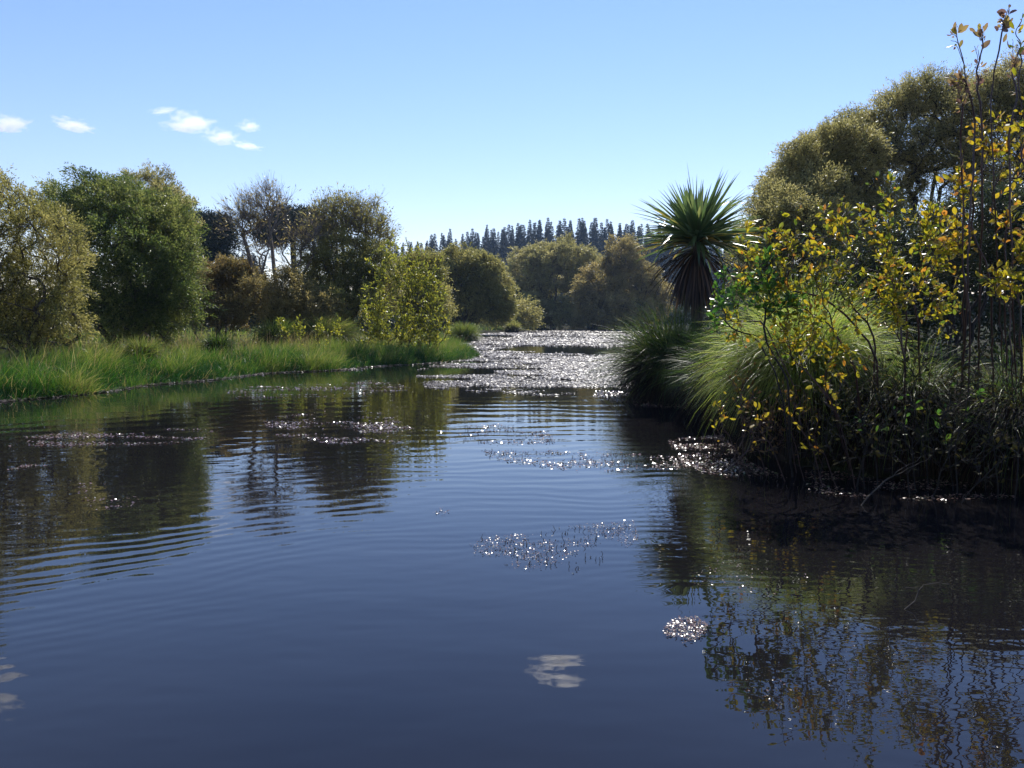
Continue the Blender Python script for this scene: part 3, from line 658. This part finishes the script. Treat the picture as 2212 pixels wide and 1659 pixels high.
# ------------------------------------------------------------------ foreground yellow-leaved shrubs
def B(zx,zy,dz=-.05):
    w=W(zx,zy); return np.array([w[0],w[1],dz])
shrub('willow_sapling','spreading yellow-leaved willow sapling in the middle of the thicket, over the bright sedge mound',
  [(B(1880,1020),[lobe(1800,500,8.0,60,105,60),lobe(1850,620,7.8,70,100,50)],50,[P(1891,752,8.1),P(1847,670,8.0)]),
   (B(1890,1020),[lobe(1700,520,7.9,80,75,60),lobe(1680,620,7.8,80,80,50)],55,[P(1895,800,8.0),P(1770,640,7.9)]),
   (B(1870,1020),[lobe(1760,600,7.6,80,100,50),lobe(1740,700,7.6,60,80,50)],40,[P(1850,820,7.8),P(1790,700,7.7)]),
   (B(1930,1010),[lobe(1900,460,8.2,60,105,50),lobe(1920,600,8.2,60,100,50)],50,[P(1960,720,8.2),P(1930,600,8.2)]),
   (B(1840,1020),[lobe(1700,730,7.7,90,90,50),lobe(1800,760,7.6,80,80,40)],45,[P(1800,880,7.7),P(1740,800,7.7)]),
   (B(1780,1010),[lobe(1620,560,8.3,50,90,50),lobe(1590,700,8.3,50,80,50)],34,[P(1720,850,8.2),P(1640,680,8.3)]),
   (B(1950,1010),[lobe(1930,640,7.7,60,100,40)],30,[P(1955,800,7.8)]),
   (B(1990,1005),[lobe(2010,520,8.0,70,110,60),lobe(2030,650,8.0,60,90,50)],60,[P(1985,719,8.0),P(1969,637,8.0)])],
  'yellow_leaf',L=.056,Wd=.030,leaf_every=.035,leafy=.65,dens=2.6,bend=1.9,var=(.42,.27))
shrub('willow_sapling','tall thin sapling with purplish brown leaves at its tips, reaching highest against the sky',
  [(B(2060,1020),[lobe(2055,90,7.2,14,40,20),lobe(2070,190,7.2,25,50,25)],12,[P(2085,727,7.4),P(2105,300,7.3),P(2090,190,7.2)]),
   (B(2110,1015),[lobe(2112,80,7.3,8,35,20),lobe(2118,160,7.3,18,40,20)],10,[P(2118,560,7.5),P(2119,245,7.3)]),
   (B(2175,1020),[lobe(2172,60,7.2,14,45,15)],8,[P(2150,458,7.3),P(2140,240,7.3),P(2158,110,7.2)]),
   (B(2080,1010),[lobe(2075,190,7.25,14,60,20)],8,[P(2082,700,7.6),P(2078,380,7.4)]),
   (B(2200,1010),[lobe(2190,150,7.25,10,70,20)],7,[P(2190,700,7.3),P(2180,330,7.2)])],
  'purple_leaf',leaf_every=.05,leafy=.6,tr=.014,bend=2.2)
shrub('willow_sapling','bushy yellow-leaved sapling near the right edge around the tall bare stems',
  [(B(2150,1020),[lobe(2080,400,7.4,55,90,40),lobe(2120,300,7.4,40,60,40)],42,[P(2140,620,7.4)]),
   (B(2180,1015),[lobe(2180,330,7.3,50,120,40),lobe(2190,480,7.3,50,70,40)],55,[P(2170,620,7.4),P(2175,450,7.3)]),
   (B(2090,1030),[lobe(2060,520,7.5,50,70,40)],36,[P(2095,700,7.5),P(2085,600,7.5)])],
  'yellow_leaf',leaf_every=.06,leafy=.5,tr=.014,var=(.6,.22))
shrub('willow_sapling','sapling at the right edge with crossing bare twigs against the sky',
  [(B(2230,1030),[lobe(2205,100,6.9,12,90,15)],6,[P(2225,600,7.0),P(2215,300,6.9)]),
   (B(2250,1020),[lobe(2230,250,6.9,40,100,30)],16,[P(2240,500,7.0)]),
   (B(2210,1020),[lobe(2215,560,7.0,40,110,40)],46,[P(2205,760,7.0)]),
   (B(2200,1020),[lobe(2160,600,7.0,40,50,40)],20,[P(2185,800,7.0)])],
  'yellow_leaf',leaf_every=.06,leafy=.5,tr=.012)
shrub('green_sapling','green-leaved sapling standing left of the yellow-leaved ones, in front of the bright sedge mound',
  [(B(1712,1030),[lobe(1650,600,7.7,35,75,30),lobe(1590,640,7.8,60,40,30),lobe(1700,650,7.6,50,45,30)],60,[P(1703,842,7.7),P(1671,768,7.7),P(1650,707,7.7)]),
   (B(1715,1030),[lobe(1560,620,8.0,40,60,30),lobe(1545,700,8.0,30,35,30)],22,[P(1690,860,7.8),P(1640,740,7.9)])],
  'green_leaf',leaf_every=.05,leafy=.7,var=(.45,.25),barkm='bark_dark')
low=[]
for zx,zy,tx,ty,w in [(1626,1034,1548,900,18),(1600,1020,1560,890,14),(1660,1030,1600,860,22),(1700,1040,1640,900,20),(1740,1040,1690,860,25),(1780,1050,1730,880,28),(1810,1050,1760,930,25),(1850,1055,1800,850,30)]:
    low.append((B(zx,zy),[lobe(tx,ty,W(zx,zy)[1],w,70,w)],14,[P((zx+tx)/2,(zy+ty)/2,W(zx,zy)[1])]))
shrub('willow_sapling','low leggy sapling with scattered yellow leaves, rooted at the water edge of the thicket',low,'yellow_leaf',L=.052,Wd=.028,leaf_every=.09,leafy=.3,tr=.008,tw=.0018,var=(.62,.2),dens=1.9,bend=2.0)
low=[]
for zx,zy,tx,ty,w in [(1900,1060,1880,900,40),(1980,1060,1960,880,50),(2060,1060,2040,900,50),(2130,1060,2120,880,40)]:
    low.append((B(zx,zy),[lobe(tx,ty,W(zx,zy)[1],w,80,w)],12,[P((zx+tx)/2,(zy+ty)/2,W(zx,zy)[1])]))
shrub('willow_sapling','sparse shaded willow sapling with few leaves under the brown sedge skirts',low,'green_leaf',leaf_every=.12,leafy=.25,tr=.008,tw=.002,barkm='bark_dark')
def tangle(label,spots,mat,D0,**k):
    st=[]
    for zx,zy,rx,rz,D in spots:
        c=P(zx,zy,D); b=np.array([c[0]+RNG.normal(0,.15),D+.1,.0]); st.append((b,[lobe(zx,zy,D,rx,rz,45)],46,[b*.5+c*.5]))
    return shrub('twiggy_shrub',label,st,mat,**k)
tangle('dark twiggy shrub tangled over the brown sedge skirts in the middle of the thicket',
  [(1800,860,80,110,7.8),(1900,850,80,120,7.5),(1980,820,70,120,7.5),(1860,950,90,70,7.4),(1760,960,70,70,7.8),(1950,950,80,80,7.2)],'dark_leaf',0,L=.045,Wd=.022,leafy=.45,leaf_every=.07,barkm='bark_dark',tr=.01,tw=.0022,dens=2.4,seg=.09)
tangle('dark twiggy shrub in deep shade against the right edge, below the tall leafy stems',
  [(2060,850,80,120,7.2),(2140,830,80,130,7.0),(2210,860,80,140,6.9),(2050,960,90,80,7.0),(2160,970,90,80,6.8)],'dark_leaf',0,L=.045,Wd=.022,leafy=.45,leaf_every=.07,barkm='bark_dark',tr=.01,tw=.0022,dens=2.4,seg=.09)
tangle('small brown-leaved twiggy shrub between the bright sedge mound and the low leggy sapling',
  [(1640,880,60,60,8.4),(1700,900,70,70,8.2),(1600,820,45,60,8.8),(1650,940,60,50,8.2)],'brown_leaf',0,L=.045,Wd=.022,leafy=.5,leaf_every=.07,barkm='red_twig',tr=.01,tw=.002,dens=2.2,seg=.09)
# sticks
def stick(name,label,pts,r0,r1,forks=()):
    g_=Geo(); o=np.array(pts[0],float); sk=Skel(o,unit(np.array(pts[1])-o)); l=0
    for q in pts[1:]: l=sk.path(l,np.array(q,float),.07,.12)
    for a,b_ in forks: sk.path(a,np.array(b_,float),.06,.12)
    g_.add(*sk.tubes(r1*.8,r0*.8,6,1.2)); ob=g_.build(name,M['bark'],None,origin=tuple(o)); tag(ob,label,'branch'); return ob
stick('fallen_branch','thin pale fallen branch slanting out of the water below the right thicket',[B(1851,1093,-.03),P(1900,1050,6.95),P(1977,1005,7.1),P(2014,981,7.2)],.008,.003,[(6,P(1990,985,7.1))])
stick('snag','small forked stick poking out of the dark water at the lower right',[B(1945,1320,-.04),P(1985,1275,4.4),P(2050,1262,4.5)],.004,.002,[(3,P(1955,1270,4.4))])
stick('leaning_branch','dark leaning branch rising left from the water edge beside the bright sedge mound',[B(1700,1000,-.03),P(1622,875,8.8),P(1552,809,8.9),P(1516,760,9.0)],.012,.003,[(9,P(1600,800,8.8))])

# ------------------------------------------------------------------ floating weed
def wpoly(pts): return np.array([W(*q) for q in pts])
def inpoly(P2,x,y):
    ins=np.zeros(x.shape,bool); n=len(P2)
    for i in range(n):
        a=P2[i]; b_=P2[(i+1)%n]; c=((a[1]>y)!=(b_[1]>y)); ins^=c&(x<a[0]+(y-a[1])/(b_[1]-a[1]+1e-12)*(b_[0]-a[0]))
    return ins
def fbm(x,y,sx,sy,seed):
    return np.array([mnoise.fractal(Vector((a*sx+seed,b_*sy-seed,seed*.7)),1.0,2.0,4) for a,b_ in zip(x,y)])
def mat_points(pts,n,thr,sx,sy,seed,world=False):
    P2=np.array(pts) if world else wpoly(pts); lo=P2.min(0); hi=P2.max(0); x=RNG.uniform(lo[0],hi[0],n); y=RNG.uniform(lo[1],hi[1],n)
    k=inpoly(P2,x,y); x,y=x[k],y[k]; f=fbm(x,y,sx,sy,seed); k=f+RNG.normal(0,.06,len(f))>thr; return x[k],y[k]
def weed_mesh(g_,x,y,size,tilt,z=.004):
    n=len(x); s=size*(.5+RNG.random(n)); a=RNG.random(n)*2*PI
    tx=RNG.normal(0,tilt,n); ty=RNG.normal(0,tilt,n); nrm=unit(np.stack([tx,ty,np.ones(n)],1))
    ax=np.stack([np.cos(a),np.sin(a),np.zeros(n)],1); ax=unit(ax-nrm*(ax*nrm).sum(1)[:,None])
    pos=np.stack([x,y,np.full(n,z)+RNG.random(n)*.01+s*.12],1)-ax*s[:,None]*.5
    g_.add(*leaves(pos,ax,s,s*.6,np.clip(RNG.normal(.5,.25,n),0,1),nrm=nrm,fold=.05))
# the big mat filling the far half of the pond
g_=Geo()
far=[(1040,722),(1130,716),(1250,712.5),(1390,712.5),(1430,730),(1440,800),(1400,830),(1300,835),(1150,830),(1060,800),(1035,760),(985,742)]
fw=wpoly(far)
n=1100000; lo=fw.min(0); hi=fw.max(0); y=1/RNG.uniform(1/hi[1],1/lo[1],n); x=RNG.uniform(lo[0],hi[0],n)
k=inpoly(fw,x,y); x,y=x[k],y[k]; f=fbm(x,y,.11,.10,3)+.55*fbm(x,y,.45,.8,4); k=f+RNG.normal(0,.07,len(f))>-.10+.34*(1-np.clip((y-18)/45,0,1)); x,y=x[k],y[k]
weed_mesh(g_,x,y,.012+.0025*y,.15,.004)
x,y=mat_points([(900,812),(1290,806),(1440,850),(1290,862),(1100,852),(920,838)],40000,.02,.5,.9,5); weed_mesh(g_,x,y,.05,.17)
x,y=mat_points([(1000,768),(1150,765),(1440,800),(1440,830),(1150,812),(900,800)],70000,.10,.3,.8,6); weed_mesh(g_,x,y,.07,.15)
tag(g_.build('floating_weed_mat',M['weed_far']),'glittering mat of pinkish floating weed covering the far half of the pond','pond weed',kind='stuff')
# edging line along the left bank
g_=Geo(); seg=[np.array(W(*q)) for q in [(-60,873),(0,866),(170,851),(300,832),(430,822),(560,806),(700,800),(800,791),(900,786),(1000,777),(1022,769)]]
xs=[];ys=[]
for a,b_ in zip(seg[:-1],seg[1:]):
    n=int(np.linalg.norm(b_-a)*800); t=RNG.random(n); q=a+(b_-a)*t[:,None]; nrm=np.array([(b_-a)[1],-(b_-a)[0]]); nrm=nrm/np.linalg.norm(nrm)
    q=q+nrm*(np.abs(RNG.normal(0,.22,n))-.12)[:,None]; xs.append(q[:,0]); ys.append(q[:,1])
weed_mesh(g_,np.concatenate(xs),np.concatenate(ys),.065,.2)
x,y=mat_points([(620,803),(700,793),(800,783),(900,787),(820,796),(760,800)],9000,-.2,.4,.9,8); weed_mesh(g_,x,y,.07,.2)
tag(g_.build('weed_edging',M['weed_far']),'narrow pale line of washed-up weed along the foot of the left bank rushes','pond weed',kind='stuff')

def sprigs(g_,x,y,h=.035):
    n=len(x); pos=np.stack([x,y,np.full(n,-.01)],1); d=unit(rdir(n)*[.6,.6,.2]+[0,0,1]); l=h*(.4+1.0*RNG.random(n))
    m=pos+d*(l*.6)[:,None]; e=m+unit(d+rdir(n)*.5)*(l*.5)[:,None]; g_.add(*tubes(pos,m,.0022,.0018,4)); g_.add(*tubes(m,e,.0018,.001,4))
    k=np.repeat(np.arange(n),4); t=RNG.random((len(k),1)); g_.add(*leaves(pos[k]*(1-t)+e[k]*t,rdir(len(k))+[0,0,.4],.009,.004,RNG.random(len(k))))
def patch(label,pts,n,thr,seed,size=.022,tilt=.35,spr=0,sx=1.2,sy=1.6,rough='weed',h=.035):
    c=wpoly(pts).mean(0); root=tag(empty('weed_patch',(c[0],c[1],0)),label,'pond weed','patches of floating weed')
    g_=Geo(); x,y=mat_points(pts,n,thr,sx,sy,seed); 
    if len(x): weed_mesh(g_,x,y,size,tilt*.8,.001); tag(g_.build('floating_leaves',M[rough],root),kind='stuff')
    if spr:
        g2=Geo(); x,y=mat_points(pts,spr,thr-.05,sx,sy,seed+1); 
        if len(x): sprigs(g2,x,y,h); tag(g2.build('shoots',M['sprig'],root),kind='stuff')
patch('sparkling weed patch with dark upright shoots, nearest open patch in the centre of the pond',[(1010,1165),(1120,1155),(1250,1135),(1370,1125),(1380,1165),(1330,1200),(1230,1245),(1080,1225),(1020,1200)],5000,.02,11,.011,.45,260,1.6,2.2,h=.032)
patch('strip of weed with small shoots on the rippled water, middle of the pond',[(940,930),(1080,915),(1190,935),(1200,958),(1050,962),(950,950)],2200,.0,12,.028,.4,420,1.2,2)
patch('long thin strip of weed with shoots running right to the thicket',[(1040,972),(1200,970),(1430,985),(1560,975),(1560,1010),(1400,1018),(1250,1020),(1060,992)],4200,.02,13,.024,.4,650,1.2,2.2)
patch('thick pinkish weed raft washed against the roots of the low leggy sapling',[(1440,950),(1560,940),(1620,1000),(1720,1040),(1850,1075),(1700,1062),(1600,1040),(1480,1012)],9000,-.12,14,.028,.35,300,1.0,1.5)
patch('dark weed scum along the shaded water edge in front of the brown sedge skirts',[(1740,1010),(1900,1030),(2230,1042),(2230,1075),(2000,1085),(1850,1080),(1740,1050)],5000,.08,25,.026,.25,120,1.6,2.4)
patch('weed strip along the dark shore below the left-leaning sedge',[(1290,838),(1370,842),(1480,868),(1545,882),(1500,884),(1380,878),(1280,858)],5000,-.05,15,.04,.3,0,.8,1.6)
patch('silvery weed raft left of centre, below the reflection of the dark willow',[(560,905),(700,890),(830,893),(900,930),(870,962),(700,960),(600,945)],9000,.13,16,.032,.3,0,.9,2.2)
patch('long weed raft nearest the left edge of the pond',[(-20,950),(200,932),(330,925),(460,930),(440,955),(300,962),(150,975),(0,975)],8000,.12,17,.03,.3,0,.9,2.4)
patch('thin weed streaks just off the left bank rushes',[(480,842),(610,830),(830,822),(900,842),(700,858),(520,866)],6000,.14,18,.05,.25,0,.35,2.2)
patch('tiny loose weed scraps in the green reflection below the left weed raft',[(150,1040),(300,1030),(310,1090),(200,1110)],700,.08,19,.022,.3,0,1.2,2)
patch('small weed scrap at the left, above the loose scraps',[(10,1018),(60,1004),(110,1008),(60,1022)],400,-.2,20,.024,.3)
patch('single tiny weed tuft between the ripples left of the sparkling patch',[(935,1108),(955,1098),(975,1105),(955,1116)],70,-.6,21,.014,.4,8)
patch('round pale weed clump floating beyond the cloud reflection',[(1430,1360),(1455,1338),(1500,1330),(1532,1350),(1520,1378),(1480,1392),(1440,1385)],1500,.06,33,.011,.35,0,2.6,3.2)
patch('scattered glinting weed in the dark reflection of the sedge below the thicket',[(1540,1210),(1620,1225),(1740,1225),(1750,1260),(1650,1300),(1560,1290),(1490,1330),(1480,1270)],650,.02,23,.012,.4,60,2.5,3,h=.02)
patch('few loose glinting weed scraps nearest the lower right corner',[(1540,1450),(1610,1440),(1750,1480),(1700,1530),(1600,1560),(1480,1500)],160,.05,24,.010,.45,0,3,3)

# ------------------------------------------------------------------ clouds
def cloud_mat():
    m,nt,out=nodes('cloud_vapour'); L=nt.links.new; N=nt.nodes.new
    tc=N('ShaderNodeTexCoord'); v=N('ShaderNodeVolumePrincipled'); v.inputs['Color'].default_value=(1,1,1,1); v.inputs['Anisotropy'].default_value=.72
    ln=N('ShaderNodeVectorMath'); ln.operation='LENGTH'; L(tc.outputs['Object'],ln.inputs[0])
    no=N('ShaderNodeTexNoise'); no.inputs['Scale'].default_value=2.2; no.inputs['Detail'].default_value=5; L(tc.outputs['Object'],no.inputs['Vector'])
    a=N('ShaderNodeMath'); a.operation='MULTIPLY_ADD'; L(ln.outputs['Value'],a.inputs[0]); a.inputs[1].default_value=-.62; no2=N('ShaderNodeMath'); no2.operation='MULTIPLY_ADD'; L(no.outputs['Fac'],no2.inputs[0]); no2.inputs[1].default_value=2.0; no2.inputs[2].default_value=-.5; L(no2.outputs[0],a.inputs[2])
    mr=N('ShaderNodeMapRange'); L(a.outputs[0],mr.inputs[0]); mr.inputs[1].default_value=-.1; mr.inputs[2].default_value=.6; mr.inputs[3].default_value=0; mr.inputs[4].default_value=.05
    L(mr.outputs[0],v.inputs['Density']); L(v.outputs[0],out.inputs['Volume']); return m
CM=cloud_mat()
def cloud(label,zx,zy,rx,rz,D=2600,reflect=False,tilt=0):
    p=P(zx,zy,D)
    if reflect: r=ray(zx,zy); p=np.array([r[0]/r[1]*D,D,-r[2]/r[1]*D])
    import bmesh
    bm=bmesh.new(); bmesh.ops.create_icosphere(bm,subdivisions=4,radius=1)
    s=RNG.random()*50
    for v in bm.verts:
        n=v.co.normalized(); v.co=n*(1+.45*mnoise.fractal(n*1.6+Vector((s,0,0)),1,2,4)); 
        if v.co.z<0: v.co.z*=.6
    me=bpy.data.meshes.new('cloud'); bm.to_mesh(me); bm.free(); me.materials.append(CM)
    o=link(bpy.data.objects.new('cloud',me)); o.location=tuple(p); o.scale=(rad(rx,D),rad(rx,D)*.6,rad(rz,D)); o.rotation_euler=(0,tilt,0)
    tag(o,label,'cloud','small white clouds')
cloud('white cloud cut by the left edge of the sky',15,270,52,24)
cloud('small white cloud lying alone, second from the left',157,272,48,17,tilt=.2)
cloud('largest puff of the white cloud group over the tallest willow',408,270,54,27)
cloud('white puff joined below the largest one, centre of the group',478,298,38,21)
cloud('small thin puff at the upper right of the cloud group',538,275,27,16)
cloud('small puff at the lower right of the cloud group',532,316,34,12,tilt=.15)
cloud('faint wisp above the cloud group',352,240,34,7,tilt=-.15)
cloud('white cloud above the frame, seen mirrored in the dark water at bottom centre',1205,1440,62,36,reflect=True)
cloud('white cloud above the frame, seen mirrored at the lower left edge of the water',0,1500,50,45,reflect=True)

# ------------------------------------------------------------------ air
def haze():
    m,nt,out=nodes('thin_haze'); v=nt.nodes.new('ShaderNodeVolumePrincipled'); v.inputs['Color'].default_value=(.5,.7,1,1)
    v.inputs['Density'].default_value=.0002; v.inputs['Anisotropy'].default_value=.3; nt.links.new(v.outputs[0],out.inputs['Volume'])
    x0,x1,y0,y1,z0,z1=-760,760,-60,900,-4,95
    V=[(x,y,z) for z in (z0,z1) for x,y in ((x0,y0),(x1,y0),(x1,y1),(x0,y1))]
    Q=[(3,2,1,0),(4,5,6,7),(0,1,5,4),(1,2,6,5),(2,3,7,6),(3,0,4,7)]
    tag(mesh('haze',V,Q,m),kind='stuff')
haze()
